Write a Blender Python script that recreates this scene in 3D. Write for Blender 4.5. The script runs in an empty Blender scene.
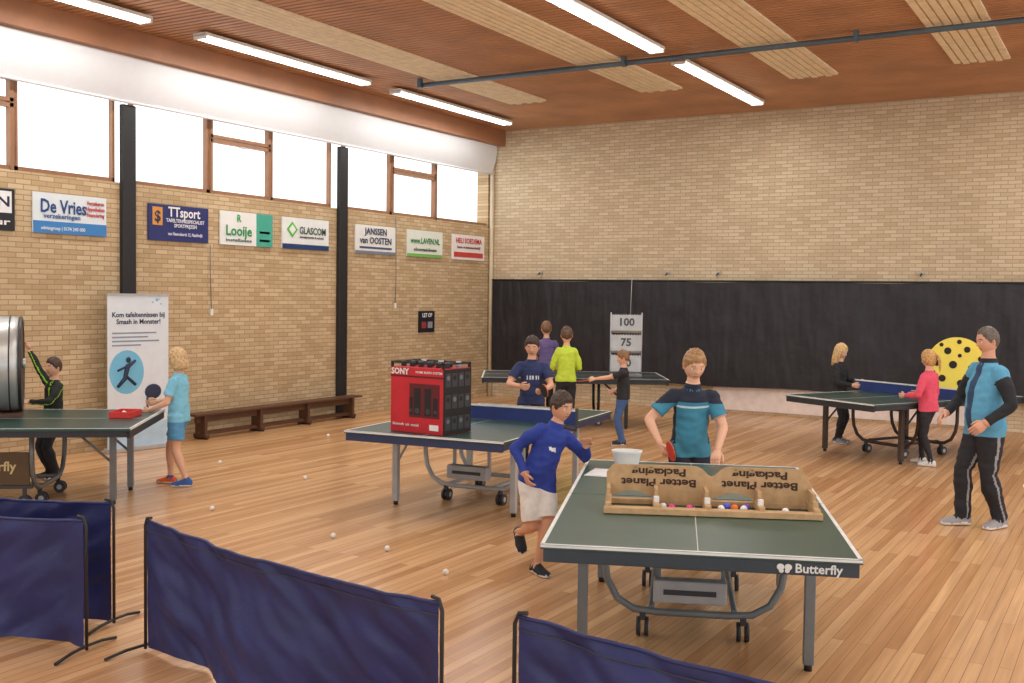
import bpy, bmesh, math, random
import numpy as np
from mathutils import Vector, Matrix, noise
from mathutils.kdtree import KDTree
V=Vector
random.seed(4)
scene=bpy.context.scene
scene.view_settings.view_transform='Standard'
scene.view_settings.look='None'
# ------------------------------------------------------------ materials
def lin(c):
    c=c/255.0
    return c/12.92 if c<=0.04045 else ((c+0.055)/1.055)**2.4
def rgb(t): return (lin(t[0]),lin(t[1]),lin(t[2]),1)
MATS={}
def mat(name,col,rough=0.6,metal=0.0,var=0.06,scale=8.0,bump=0.0,bscale=60,emit=0,spec=None):
    if name in MATS: return MATS[name]
    m=bpy.data.materials.new(name); m.use_nodes=True
    nt=m.node_tree; b=nt.nodes['Principled BSDF']
    c=rgb(col)
    b.inputs['Roughness'].default_value=rough; b.inputs['Metallic'].default_value=metal
    if spec is not None: b.inputs['Specular IOR Level'].default_value=spec
    tc=nt.nodes.new('ShaderNodeTexCoord'); nz=nt.nodes.new('ShaderNodeTexNoise'); nz.inputs['Scale'].default_value=scale; nz.inputs['Detail'].default_value=4
    nt.links.new(tc.outputs['Object'],nz.inputs['Vector'])
    cr=nt.nodes.new('ShaderNodeValToRGB')
    cr.color_ramp.elements[0].position=0.3; cr.color_ramp.elements[1].position=0.7
    cr.color_ramp.elements[0].color=tuple(max(0,x*(1-var*1.5)) for x in c[:3])+(1,)
    cr.color_ramp.elements[1].color=tuple(min(1,x*(1+var*1.5)) for x in c[:3])+(1,)
    nt.links.new(nz.outputs['Fac'],cr.inputs['Fac']); nt.links.new(cr.outputs['Color'],b.inputs['Base Color'])
    if bump>0:
        n2=nt.nodes.new('ShaderNodeTexNoise'); n2.inputs['Scale'].default_value=bscale
        bp=nt.nodes.new('ShaderNodeBump'); bp.inputs['Strength'].default_value=bump; bp.inputs['Distance'].default_value=0.01
        nt.links.new(tc.outputs['Object'],n2.inputs['Vector']); nt.links.new(n2.outputs['Fac'],bp.inputs['Height']); nt.links.new(bp.outputs['Normal'],b.inputs['Normal'])
    if emit>0:
        b.inputs['Emission Color'].default_value=c; b.inputs['Emission Strength'].default_value=emit
    MATS[name]=m; return m
# ------------------------------------------------------------ mesh builder
class MB:
    def __init__(s): s.v=[];s.f=[];s.m=[];s.sm=[];s.mats=[]
    def mi(s,m):
        if m not in s.mats: s.mats.append(m)
        return s.mats.index(m)
    def add(s,vs,fs,m,M=None,smooth=False):
        o=len(s.v); k=s.mi(m) if not isinstance(m,list) else None
        for p in vs:
            p=V(p)
            s.v.append(tuple(M@p) if M is not None else tuple(p))
        for i,f in enumerate(fs):
            s.f.append([o+j for j in f]); s.m.append(k if k is not None else s.mi(m[i])); s.sm.append(smooth)
    def box(s,size,loc,m,rot=None,bev=0.0,M=None):
        bm=bmesh.new(); bmesh.ops.create_cube(bm,size=1.0)
        for v in bm.verts: v.co=V((v.co.x*size[0],v.co.y*size[1],v.co.z*size[2]))
        if bev>0: bmesh.ops.bevel(bm,geom=bm.edges[:],offset=bev,segments=2,affect='EDGES',profile=0.5)
        T=Matrix.Translation(V(loc))
        if rot is not None: T=T@(rot if isinstance(rot,Matrix) else Matrix.Rotation(rot,4,'Z'))
        if M is not None: T=M@T
        bm.verts.index_update()
        s.add([v.co.copy() for v in bm.verts],[[v.index for v in f.verts] for f in bm.faces],m,T)
        bm.free()
    def tube(s,pts,r,m,seg=10,M=None,side=None,smooth=True,caps=True):
        pts=[V(p) for p in pts]; n=len(pts)
        rs=r if isinstance(r,(list,tuple)) else [r]*n
        vs=[];fs=[]
        prev=None
        for i,p in enumerate(pts):
            if i==0: t=pts[1]-pts[0]
            elif i==n-1: t=pts[-1]-pts[-2]
            else: t=(pts[i+1]-pts[i]).normalized()+(pts[i]-pts[i-1]).normalized()
            t.normalize()
            if prev is None:
                a=side.copy() if side is not None else (V((1,0,0)) if abs(t.z)>0.9 else V((0,0,1)))
            else: a=prev
            a=(a-t*a.dot(t)).normalized(); b=t.cross(a); prev=a
            ra,rb=(rs[i] if isinstance(rs[i],(tuple,list)) else (rs[i],rs[i]))
            for k in range(seg):
                q=2*math.pi*k/seg
                vs.append(p+a*ra*math.cos(q)+b*rb*math.sin(q))
        for i in range(n-1):
            for k in range(seg):
                k2=(k+1)%seg
                fs.append([i*seg+k,i*seg+k2,(i+1)*seg+k2,(i+1)*seg+k])
        if caps:
            fs.append(list(range(seg))[::-1]); fs.append([(n-1)*seg+k for k in range(seg)])
        s.add(vs,fs,m,M,smooth)
        if caps: s.sm[-1]=False; s.sm[-2]=False
    def ball(s,loc,r,m,M=None,seg=14,scl=(1,1,1)):
        vs=[];fs=[];la=seg//2+1
        for i in range(la+1):
            th=math.pi*i/la
            for k in range(seg):
                ph=2*math.pi*k/seg
                vs.append(V(loc)+V((r*scl[0]*math.sin(th)*math.cos(ph),r*scl[1]*math.sin(th)*math.sin(ph),r*scl[2]*math.cos(th))))
        for i in range(la):
            for k in range(seg):
                k2=(k+1)%seg; fs.append([i*seg+k,(i+1)*seg+k,(i+1)*seg+k2,i*seg+k2])
        s.add(vs,fs,m,M,True)
    def grid(s,fn,nu,nv,m,M=None,smooth=True,close=False):
        vs=[fn(i/nu,j/nv) for j in range(nv+1) for i in range(nu+1)]
        fs=[[j*(nu+1)+i,j*(nu+1)+i+1,(j+1)*(nu+1)+i+1,(j+1)*(nu+1)+i] for j in range(nv) for i in range(nu)]
        s.add(vs,fs,m,M,smooth)
    def text(s,body,size,m,M,ext=0.001,align='CENTER',squeeze=None,bold=0.006):
        c=bpy.data.curves.new('tmp','FONT'); c.body=body; c.size=size; c.extrude=ext; c.align_x=align; c.align_y='CENTER'; c.resolution_u=2
        c.offset=bold*size
        o=bpy.data.objects.new('tmp',c); bpy.context.collection.objects.link(o)
        dg=bpy.context.evaluated_depsgraph_get(); me=bpy.data.meshes.new_from_object(o.evaluated_get(dg))
        vs=[v.co.copy() for v in me.vertices]
        if squeeze and vs:
            w=max(v.x for v in vs)-min(v.x for v in vs); 
            for v in vs: v.x*=squeeze/w
        s.add(vs,[list(p.vertices) for p in me.polygons],m,M)
        bpy.data.objects.remove(o); bpy.data.curves.remove(c); bpy.data.meshes.remove(me)
    def obj(s,name,M=None):
        me=bpy.data.meshes.new(name); me.from_pydata(s.v,[],s.f)
        for m in s.mats: me.materials.append(m)
        me.polygons.foreach_set('material_index',s.m); me.polygons.foreach_set('use_smooth',s.sm); me.update()
        o=bpy.data.objects.new(name,me); bpy.context.collection.objects.link(o)
        if M is not None: o.matrix_world=M
        return o
def TR(x,y,z,deg=0): return Matrix.Translation(V((x,y,z)))@Matrix.Rotation(math.radians(deg),4,'Z')
def frame(o,x,y):
    x=V(x).normalized();y=V(y).normalized();z=x.cross(y)
    return Matrix(((x.x,y.x,z.x,o[0]),(x.y,y.y,z.y,o[1]),(x.z,y.z,z.z,o[2]),(0,0,0,1)))
# ------------------------------------------------------------ camera
F=1065.0
yaw=math.radians(30.5); pitch=math.radians(2.53); roll=math.radians(0.8)
h_=V((-math.sin(yaw),math.cos(yaw),0)); r_=V((math.cos(yaw),math.sin(yaw),0)); z_=V((0,0,1))
fw=h_*math.cos(pitch)-z_*math.sin(pitch); up=h_*math.sin(pitch)+z_*math.cos(pitch)
cr=r_*math.cos(roll)+up*math.sin(roll); cu=up*math.cos(roll)-r_*math.sin(roll)
cam=bpy.data.cameras.new('camera');co=bpy.data.objects.new('camera',cam);bpy.context.collection.objects.link(co)
co.matrix_world=Matrix(((cr.x,cu.x,-fw.x,0),(cr.y,cu.y,-fw.y,0),(cr.z,cu.z,-fw.z,2.0),(0,0,0,1)))
cam.sensor_width=36;cam.lens=F/1024*36;cam.clip_start=0.05;scene.camera=co
# ------------------------------------------------------------ surface materials
def brick_mat(name,axis,c1,c2,mo):
    m=bpy.data.materials.new(name); m.use_nodes=True; nt=m.node_tree; b=nt.nodes['Principled BSDF']; b.inputs['Roughness'].default_value=0.9
    b.inputs['Specular IOR Level'].default_value=0.2
    g=nt.nodes.new('ShaderNodeNewGeometry'); sx=nt.nodes.new('ShaderNodeSeparateXYZ'); cx=nt.nodes.new('ShaderNodeCombineXYZ')
    nt.links.new(g.outputs['Position'],sx.inputs[0]); nt.links.new(sx.outputs[axis],cx.inputs[0]); nt.links.new(sx.outputs['Z'],cx.inputs[1])
    br=nt.nodes.new('ShaderNodeTexBrick'); br.inputs['Scale'].default_value=1.0; br.inputs['Brick Width'].default_value=0.20; br.inputs['Row Height'].default_value=0.060
    br.inputs['Mortar Size'].default_value=0.006; br.inputs['Mortar Smooth'].default_value=0.3; br.inputs['Bias'].default_value=0.0
    br.inputs['Color1'].default_value=rgb(c1); br.inputs['Color2'].default_value=rgb(c2); br.inputs['Mortar'].default_value=rgb(mo)
    nt.links.new(cx.outputs[0],br.inputs['Vector'])
    nz=nt.nodes.new('ShaderNodeTexNoise'); nz.inputs['Scale'].default_value=0.8; nz.inputs['Detail'].default_value=5; nt.links.new(cx.outputs[0],nz.inputs['Vector'])
    mp=nt.nodes.new('ShaderNodeMapRange'); mp.inputs[1].default_value=0.3; mp.inputs[2].default_value=0.7; mp.inputs[3].default_value=0.93; mp.inputs[4].default_value=1.06
    nt.links.new(nz.outputs['Fac'],mp.inputs[0])
    mx=nt.nodes.new('ShaderNodeMix'); mx.data_type='RGBA'; mx.blend_type='MULTIPLY'; mx.inputs[0].default_value=1
    nt.links.new(br.outputs['Color'],mx.inputs[6]); nt.links.new(mp.outputs[0],mx.inputs[7]); nt.links.new(mx.outputs[2],b.inputs['Base Color'])
    bp=nt.nodes.new('ShaderNodeBump'); bp.inputs['Strength'].default_value=0.4; bp.inputs['Distance'].default_value=0.01; bp.invert=True
    nt.links.new(br.outputs['Fac'],bp.inputs['Height']); nt.links.new(bp.outputs['Normal'],b.inputs['Normal'])
    return m
def plank_mat():
    m=bpy.data.materials.new('wood_floor_boards'); m.use_nodes=True; nt=m.node_tree; b=nt.nodes['Principled BSDF']
    b.inputs['Roughness'].default_value=0.27; b.inputs['Specular IOR Level'].default_value=0.5
    g=nt.nodes.new('ShaderNodeNewGeometry'); sx=nt.nodes.new('ShaderNodeSeparateXYZ'); cx=nt.nodes.new('ShaderNodeCombineXYZ')
    nt.links.new(g.outputs['Position'],sx.inputs[0]); nt.links.new(sx.outputs['Y'],cx.inputs[0]); nt.links.new(sx.outputs['X'],cx.inputs[1])
    br=nt.nodes.new('ShaderNodeTexBrick'); br.inputs['Scale'].default_value=1; br.inputs['Brick Width'].default_value=2.4; br.inputs['Row Height'].default_value=0.075
    br.inputs['Mortar Size'].default_value=0.0014; br.offset=0.37; br.offset_frequency=2
    br.inputs['Color1'].default_value=rgb((226,182,134)); br.inputs['Color2'].default_value=rgb((192,142,96)); br.inputs['Mortar'].default_value=rgb((134,94,60))
    nt.links.new(cx.outputs[0],br.inputs['Vector'])
    mp=nt.nodes.new('ShaderNodeMapping'); mp.inputs['Scale'].default_value=(1.2,26,1); nt.links.new(cx.outputs[0],mp.inputs[0])
    nz=nt.nodes.new('ShaderNodeTexNoise'); nz.inputs['Scale'].default_value=1.0; nz.inputs['Detail'].default_value=6; nt.links.new(mp.outputs[0],nz.inputs['Vector'])
    mr=nt.nodes.new('ShaderNodeMapRange'); mr.inputs[1].default_value=0.3; mr.inputs[2].default_value=0.7; mr.inputs[3].default_value=0.84; mr.inputs[4].default_value=1.1
    nt.links.new(nz.outputs['Fac'],mr.inputs[0])
    mx=nt.nodes.new('ShaderNodeMix'); mx.data_type='RGBA'; mx.blend_type='MULTIPLY'; mx.inputs[0].default_value=1
    nt.links.new(br.outputs['Color'],mx.inputs[6]); nt.links.new(mr.outputs[0],mx.inputs[7]); nt.links.new(mx.outputs[2],b.inputs['Base Color'])
    return m
M_brickL=brick_mat('brick_left','Y',(212,188,152),(188,160,122),(162,142,114)); M_brickB=brick_mat('brick_back','X',(220,202,172),(200,178,146),(176,158,132)); M_floor=plank_mat()
M_slat=mat('ceiling_wood',(192,142,104),0.6,var=0.1,scale=1.5)
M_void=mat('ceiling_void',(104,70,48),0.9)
M_cream=mat('cream_slats',(244,230,200),0.7)
M_white=mat('white_plastic',(235,235,232),0.45)
M_fabw=mat('white_sheet',(224,226,230),0.75,var=0.01)
M_wframe=mat('window_wood',(150,108,78),0.5)
M_black=mat('black_paint',(34,35,38),0.5)
M_blackf=mat('black_curtain_cloth',(36,36,42),0.5,var=0.2,scale=3,bump=0.6,bscale=9)
M_tube=mat('lamp_tube',(255,252,240),0.4,emit=6)
M_grey=mat('grey_steel',(120,124,128),0.4,metal=0.3)
M_lgrey=mat('light_grey',(178,180,182),0.5)
M_dgrey=mat('dark_grey',(62,64,68),0.6)
M_navy=mat('navy_barrier_cloth',(36,44,98),0.5,var=0.12,scale=5,bump=0.25,bscale=25)
M_red=mat('red_rubber',(206,48,44),0.5)
M_card=mat('cardboard',(194,160,118),0.85,var=0.08,scale=20)
M_pipe=mat('ceiling_pipe',(84,104,118),0.4)
# ------------------------------------------------------------ room shell
XL=-11.05; YB=17.87; ZC=5.2
b=MB(); b.box((20.05,25,0.1),(-1.125,5.47,-0.05),M_floor); b.obj('floor')
b=MB(); b.box((20.05,0.2,5.5),(-1.125,YB+0.1,2.65),M_brickB)
b.obj('wall_back')
b=MB(); b.box((4.2,0.03,0.44),(-4.3,YB-0.016,0.27),mat('pale_wall_board',(236,222,214),0.5)); b.obj('trim_1')
b=MB()
Y0,Y1=-7.0,YB
b.box((0.25,Y1-Y0,3.33),(XL-0.125,(Y0+Y1)/2,1.665),M_brickL)
b.box((0.25,Y1-Y0,0.6),(XL-0.125,(Y0+Y1)/2,5.0),M_brickL)
b.box((0.25,0.12,1.4),(XL-0.125,YB-0.05,4.0),M_brickL)
b.obj('wall_left')
b=MB(); b.box((0.3,Y1-Y0,0.3),(XL+0.17,(Y0+Y1)/2,5.02),mat('beam_wood',(160,110,78),0.5,var=0.1,scale=2),bev=0.004); b.obj('trim_2')
def window(n,ya,yb,opening=False):
    b=MB(); fz0,fz1=3.33,4.7; t=0.05
    x=XL-0.06
    b.box((0.07,yb-ya,t),(x,(ya+yb)/2,fz0+t/2),M_wframe); b.box((0.07,yb-ya,t),(x,(ya+yb)/2,fz1-t/2),M_wframe)
    for y in (ya+t/2-0.01,yb-t/2+0.01): b.box((0.07,t*0.7,fz1-fz0),(x,y,(fz0+fz1)/2),M_wframe)
    if opening:
        for zc in (4.06,4.12): b.box((0.08,yb-ya-0.04,0.045),(x+0.01,(ya+yb)/2,zc),M_wframe)
        b.box((0.08,yb-ya-0.04,0.05),(x+0.01,(ya+yb)/2,4.37),M_wframe)
        for y in (ya+0.05,yb-0.05): b.box((0.08,0.045,1.05),(x+0.01,y,3.86),M_wframe)
        b.box((0.03,0.12,0.02),(x+0.07,(ya+yb)/2,4.02),M_lgrey)
    b.obj('window_%d'%n)
wins=[(-1.2,0.3,0),(0.3,1.8,0),(1.9,3.4,1),(3.4,4.9,0),(5.0,6.3,0),(6.3,7.62,1),(7.62,8.98,0),(9.24,10.53,0),(10.53,11.76,1),(11.76,13.1,0),(13.42,14.66,0),(14.66,16.02,1),(16.02,17.8,0)]
for i,(a,c,o) in enumerate(wins): window(i+1,a,c,bool(o))
b=MB()
def sheet(u,v):
    y=-6.9+u*(YB-0.16+6.9); z=4.33+v*0.53
    bulge=0.04*math.sin(math.pi*v)+0.006*noise.noise(V((y*0.8,v*1.5,1.3)))
    return V((XL+0.10+bulge+0.12*v,y,z+0.012*noise.noise(V((y*0.6,4,2)))*(1-v)))
b.grid(sheet,300,8,M_fabw)
b.tube([sheet(i/60,0.0) for i in range(61)],0.02,M_fabw,seg=8)
b.obj('rolled_window_blind')
for i,y in enumerate((9.13,13.31,4.95,0.8)):
    b=MB(); b.box((0.07,0.2,4.30),(XL+0.037,y,2.15),M_black,bev=0.006); b.box((0.09,0.26,0.02),(XL+0.05,y,0.012),M_black); b.obj('steel_column')
b=MB(); b.tube([(XL+0.06,YB-0.06,0.0),(XL+0.06,YB-0.06,4.85)],0.04,mat('beige_pipe',(215,200,172),0.5)); b.obj('corner_pipe')
b=MB(); b.tube([(XL+0.02,10.53,2.62),(XL+0.03,10.52,2.2),(XL+0.02,10.55,1.72)],0.006,M_grey); b.box((0.02,0.05,0.09),(XL+0.02,10.55,1.7),M_white); b.obj('wall_cable')
b=MB(); b.tube([(XL+0.02,14.75,3.3),(XL+0.03,14.76,2.2),(XL+0.02,14.75,1.8)],0.006,M_grey); b.box((0.02,0.05,0.09),(XL+0.02,14.75,1.78),M_white); b.obj('wall_cable')
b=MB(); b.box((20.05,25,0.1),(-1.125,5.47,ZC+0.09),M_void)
y=-6.9
while y<YB-0.02:
    b.box((20.0,0.075,0.03),(-1.125,y+0.04,ZC-0.015),M_slat); y+=0.105
for xc in (-8.77,-6.42,-4.1,-1.9,0.4,2.7,5.0,7.3):
    for k in range(7):
        b.box((0.078,22.2,0.03),(xc-0.3+0.1*k,4.2+(0.06 if k%2 else 0),ZC-0.042),M_cream)
    b.box((0.62,22.1,0.006),(xc,4.15,ZC-0.032),mat('cream_backing',(206,184,146),0.8))
b.obj('ceiling')
b=MB(); b.tube([(-9.35,13.04,ZC-0.12),(8,12.93,ZC-0.12)],0.035,M_pipe,seg=12)
for x in (-9.3,-6,-3,0,3): b.box((0.05,0.08,0.13),(x,13.0,ZC-0.10),M_pipe)
b.obj('ceiling_rail')
def lamp(x,y0,y1):
    b=MB(); L=y1-y0; yc=(y0+y1)/2
    b.box((0.22,L,0.04),(0,0,0.03),M_white,bev=0.005)
    for sx in (-0.06,0.06): b.tube([(sx,-L/2+0.03,-0.008),(sx,L/2-0.03,-0.008)],0.018,M_tube,seg=8)
    for s in (-1,1): b.box((0.2,0.03,0.05),(0,s*(L/2-0.015),0.0),M_white)
    for q in range(-1,2): b.box((0.21,0.012,0.03),(0,q*L/4,-0.005),M_white)
    b.obj('fluorescent_ceiling_lamp',TR(x,yc,ZC-0.115))
    l=bpy.data.lights.new('lamp_light','AREA'); l.shape='RECTANGLE'; l.size=0.2; l.size_y=L; l.energy=50; l.color=(1,0.99,0.97)
    lo=bpy.data.objects.new('lamp_light',l); lo.location=(x,yc,ZC-0.16); bpy.context.collection.objects.link(lo)
for x in (-10.12,-5.36,-0.4,4.5):
    for (a,c) in ((1,4.2),(5.3,8.55),(9.35,12.6),(13.3,16.7)):
        lamp(x+(0.13 if x<-9 else 0),a,c)
b=MB()
def curt(u,v):
    x=-10.92+u*16; z=0.46+v*1.81
    d=0.03*noise.noise(V((x*1.7,v*0.8,0)))+0.016*noise.noise(V((x*6,v*2.3,3)))+0.008*noise.noise(V((x*14,v*6,5)))
    return V((x,YB-0.13+d,z+(0.012*math.sin(x*2.2))))
b.grid(curt,800,24,M_blackf)
b.tube([(-10.92,YB-0.13,2.28),(5,YB-0.13,2.28)],0.016,M_black,seg=8)
b.obj('black_stage_curtain')
b=MB(); b.tube([(-7.95,YB-0.02,2.36),(-7.93,YB-0.17,2.3),(-7.93,YB-0.21,1.6)],0.007,M_lgrey); b.obj('pull_cord')
for x in (-7.3,-6.35,-3.0,-9.9):
    b=MB(); b.box((0.07,0.05,0.05),(x,YB-0.026,2.43),M_lgrey,bev=0.006); b.tube([(x,YB-0.05,2.42),(x,YB-0.13,2.38)],0.012,M_dgrey); b.obj('wall_hook')
# ------------------------------------------------------------ signs on left wall
def sign(y0,y1,bg,items,z0=2.64,z1=3.11,blocks=()):
    b=MB(); yc=(y0+y1)/2; zc=(z0+z1)/2
    mm=lambda c: mat('sign_%d_%d_%d'%c,c,0.5,var=0.02)
    b.box((0.02,y1-y0,z1-z0),(XL+0.02,yc,zc),mm(bg))
    for (c,ya,yb,za,zb) in blocks:
        b.box((0.004,(yb-ya)*(y1-y0),(zb-za)*(z1-z0)),(XL+0.033,y0+(ya+yb)/2*(y1-y0),z0+(za+zb)/2*(z1-z0)),mm(c))
    for (t,size,c,u,v,w) in items:
        b.text(t,size,mm(c),frame((XL+0.037,y0+u*(y1-y0),z0+v*(z1-z0)),(0,1,0),(0,0,1)),squeeze=w,bold=0.02)
    return b
sign(6.55,7.57,(28,30,38),[('KOPPEN',0.16,(30,36,60),0.54,0.68,0.8),('verhuur',0.1,(240,240,240),0.6,0.2,0.7)],blocks=[((236,238,240),0.03,0.96,0.42,0.94)]).obj('sponsor_sign')
b=sign(7.80,8.81,(225,234,240),[('De Vries',0.22,(30,70,130),0.4,0.66,0.62),('verzekeringen',0.08,(60,90,150),0.38,0.43,0.5),('Verzekeren\nHypotheken\nFinanciering',0.07,(190,60,60),0.84,0.68,0.26)],blocks=[((58,130,196),0,1,0,0.30)])
b.text('adviesgroep | 0174 240 000',0.06,mat('sign_240_240_240',(240,240,240)),frame((XL+0.037,8.2,2.70),(0,1,0),(0,0,1)),squeeze=0.6); b.obj('sponsor_sign')
sign(9.46,10.48,(38,48,108),[('TTsport',0.18,(240,240,245),0.58,0.8,0.55),('TAFELTENNISSPECIALIST\nSPORTPRIJZEN',0.065,(230,230,240),0.6,0.5,0.66),('van Heemskerck 12, Naaldwijk',0.06,(220,220,240),0.6,0.2,0.6),('$',0.2,(40,40,80),0.14,0.65,None)],
  blocks=[((214,150,70),0.06,0.22,0.42,0.92)]).obj('sponsor_sign')
sign(10.70,11.73,(236,238,236),[('Looije',0.2,(40,150,90),0.34,0.42,0.5),('R',0.14,(60,170,100),0.34,0.8,None),('installaties',0.06,(60,100,90),0.34,0.15,0.5)],blocks=[((70,170,150),0.68,1,0,1),((225,240,235),0.74,0.94,0.15,0.22),((225,240,235),0.74,0.94,0.4,0.47)]).obj('sponsor_sign')
b=sign(11.94,12.99,(232,236,236),[('GLASCOM',0.15,(60,90,80),0.64,0.6,0.6),('inbraakpreventie & techniek',0.05,(80,80,80),0.62,0.4,0.55)],blocks=[((30,60,110),0,1,0,0.16)])
for s_ in (0.12,0.075): b.box((0.006,s_*1.4,s_*1.4),(XL+0.035+(0.12-s_)*0.1,12.15,2.93),mat('sign_g%d'%int(s_*1000),(90,190,60) if s_>0.1 else (232,236,236)),rot=Matrix.Rotation(math.pi/4,4,'X'))
b.obj('sponsor_sign')
sign(13.65,14.73,(232,232,228),[('JANSSEN\nvan OOSTEN',0.15,(40,60,100),0.5,0.62,0.85)],blocks=[((120,130,150),0,1,0,0.1),((60,80,120),0.1,0.9,0.18,0.25)]).obj('sponsor_sign')
sign(15.07,16.16,(226,232,222),[('www.LAVEN.NL',0.14,(40,130,70),0.5,0.6,0.9),('schoonmaakdiensten',0.08,(60,80,60),0.5,0.28,0.7)],blocks=[((120,180,90),0,1,0,0.12)]).obj('sponsor_sign')
sign(16.48,17.60,(238,234,232),[('HELI SOEDEMA',0.13,(196,40,44),0.5,0.75,0.9),('bouw- en aannemersbedrijf',0.07,(120,50,60),0.5,0.5,0.8)],blocks=[((200,60,60),0.05,0.95,0.1,0.3)]).obj('sponsor_sign')
b=sign(15.45,15.93,(30,30,40),[('LET OP',0.1,(230,230,230),0.5,0.8,0.3)],z0=1.3,z1=1.68,blocks=[((150,60,66),0.15,0.45,0.2,0.5),((150,150,160),0.55,0.85,0.2,0.5)]); b.obj('notice_poster')
# roll-up banner
b=MB(); mb_=mat('banner_white',(226,234,242),0.5,var=0.02)
b.box((0.86,0.012,1.88),(0,0,0.99),mb_); b.box((0.9,0.12,0.06),(0,-0.0,0.03),M_lgrey,bev=0.01); b.box((0.88,0.03,0.03),(0,0,1.93),M_lgrey)
TM=lambda x,z:frame((x,-0.009,z),(1,0,0),(0,0,1))
dk=mat('banner_ink',(40,50,80),0.6)
b.text('Kom tafeltennissen bij\nSmash in Monster!',0.085,dk,TM(0.0,1.64),squeeze=0.74,bold=0.02)
for i,w in enumerate((0.62,0.5,0.66,0.4)): b.box((w,0.002,0.018),(-0.37+w/2,-0.008,1.46-0.05*i),mat('banner_grey',(140,150,170)))
lb=mat('banner_blue',(120,196,232),0.5,var=0.02)
b.grid(lambda u,v: V((-0.17+math.cos(2*math.pi*u)*0.24*v,-0.008,0.98+math.sin(2*math.pi*u)*0.27*v)),32,2,lb)
b.text('Smash',0.09,dk,TM(0.18,0.42)); b.box((0.86,0.003,0.3),(0,-0.008,0.2),mat('banner_low',(186,214,236)))
b.tube([(-0.3,-0.011,0.8),(-0.2,-0.011,0.9),(-0.16,-0.011,1.05),(-0.05,-0.011,1.12)],[0.02,0.03,0.035,0.015],dk,seg=6); b.tube([(-0.18,-0.011,0.93),(-0.05,-0.011,0.82)],0.02,dk,seg=6); b.tube([(-0.17,-0.011,1.05),(-0.3,-0.011,1.0)],0.014,dk,seg=6); b.ball((-0.15,-0.012,1.13),0.035,dk,scl=(1,0.1,1))
b.ball((0.2,-0.012,0.72),0.12,dk,scl=(1,0.06,0.8)); b.box((0.03,0.003,0.14),(0.12,-0.012,0.58),dk)
for (x,z,r) in ((0.2,1.84,0.012),(0.26,1.87,0.02),(0.32,1.82,0.012),(0.3,1.88,0.008)): b.ball((x,-0.008,z),r,lb,scl=(1,0.1,1))
b.obj('roll_up_banner',TR(-10.69,9.02,0,84))
# gym bench
b=MB(); bw=mat('bench_wood',(92,62,44),0.5)
b.box((0.22,3.5,0.03),(0,0,0.335),bw,bev=0.005); b.box((0.05,3.3,0.09),(0,0,0.27),bw)
b.box((0.06,3.2,0.05),(0,0,0.07),bw)
for y in (-1.55,-0.5,0.5,1.55):
    b.box((0.18,0.05,0.25),(0,y,0.195),bw); b.box((0.24,0.07,0.05),(0,y,0.045),bw,bev=0.005); b.box((0.24,0.03,0.02),(0,y,0.01),M_black)
b.obj('gym_bench',TR(-10.82,11.72,0,0))
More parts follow.
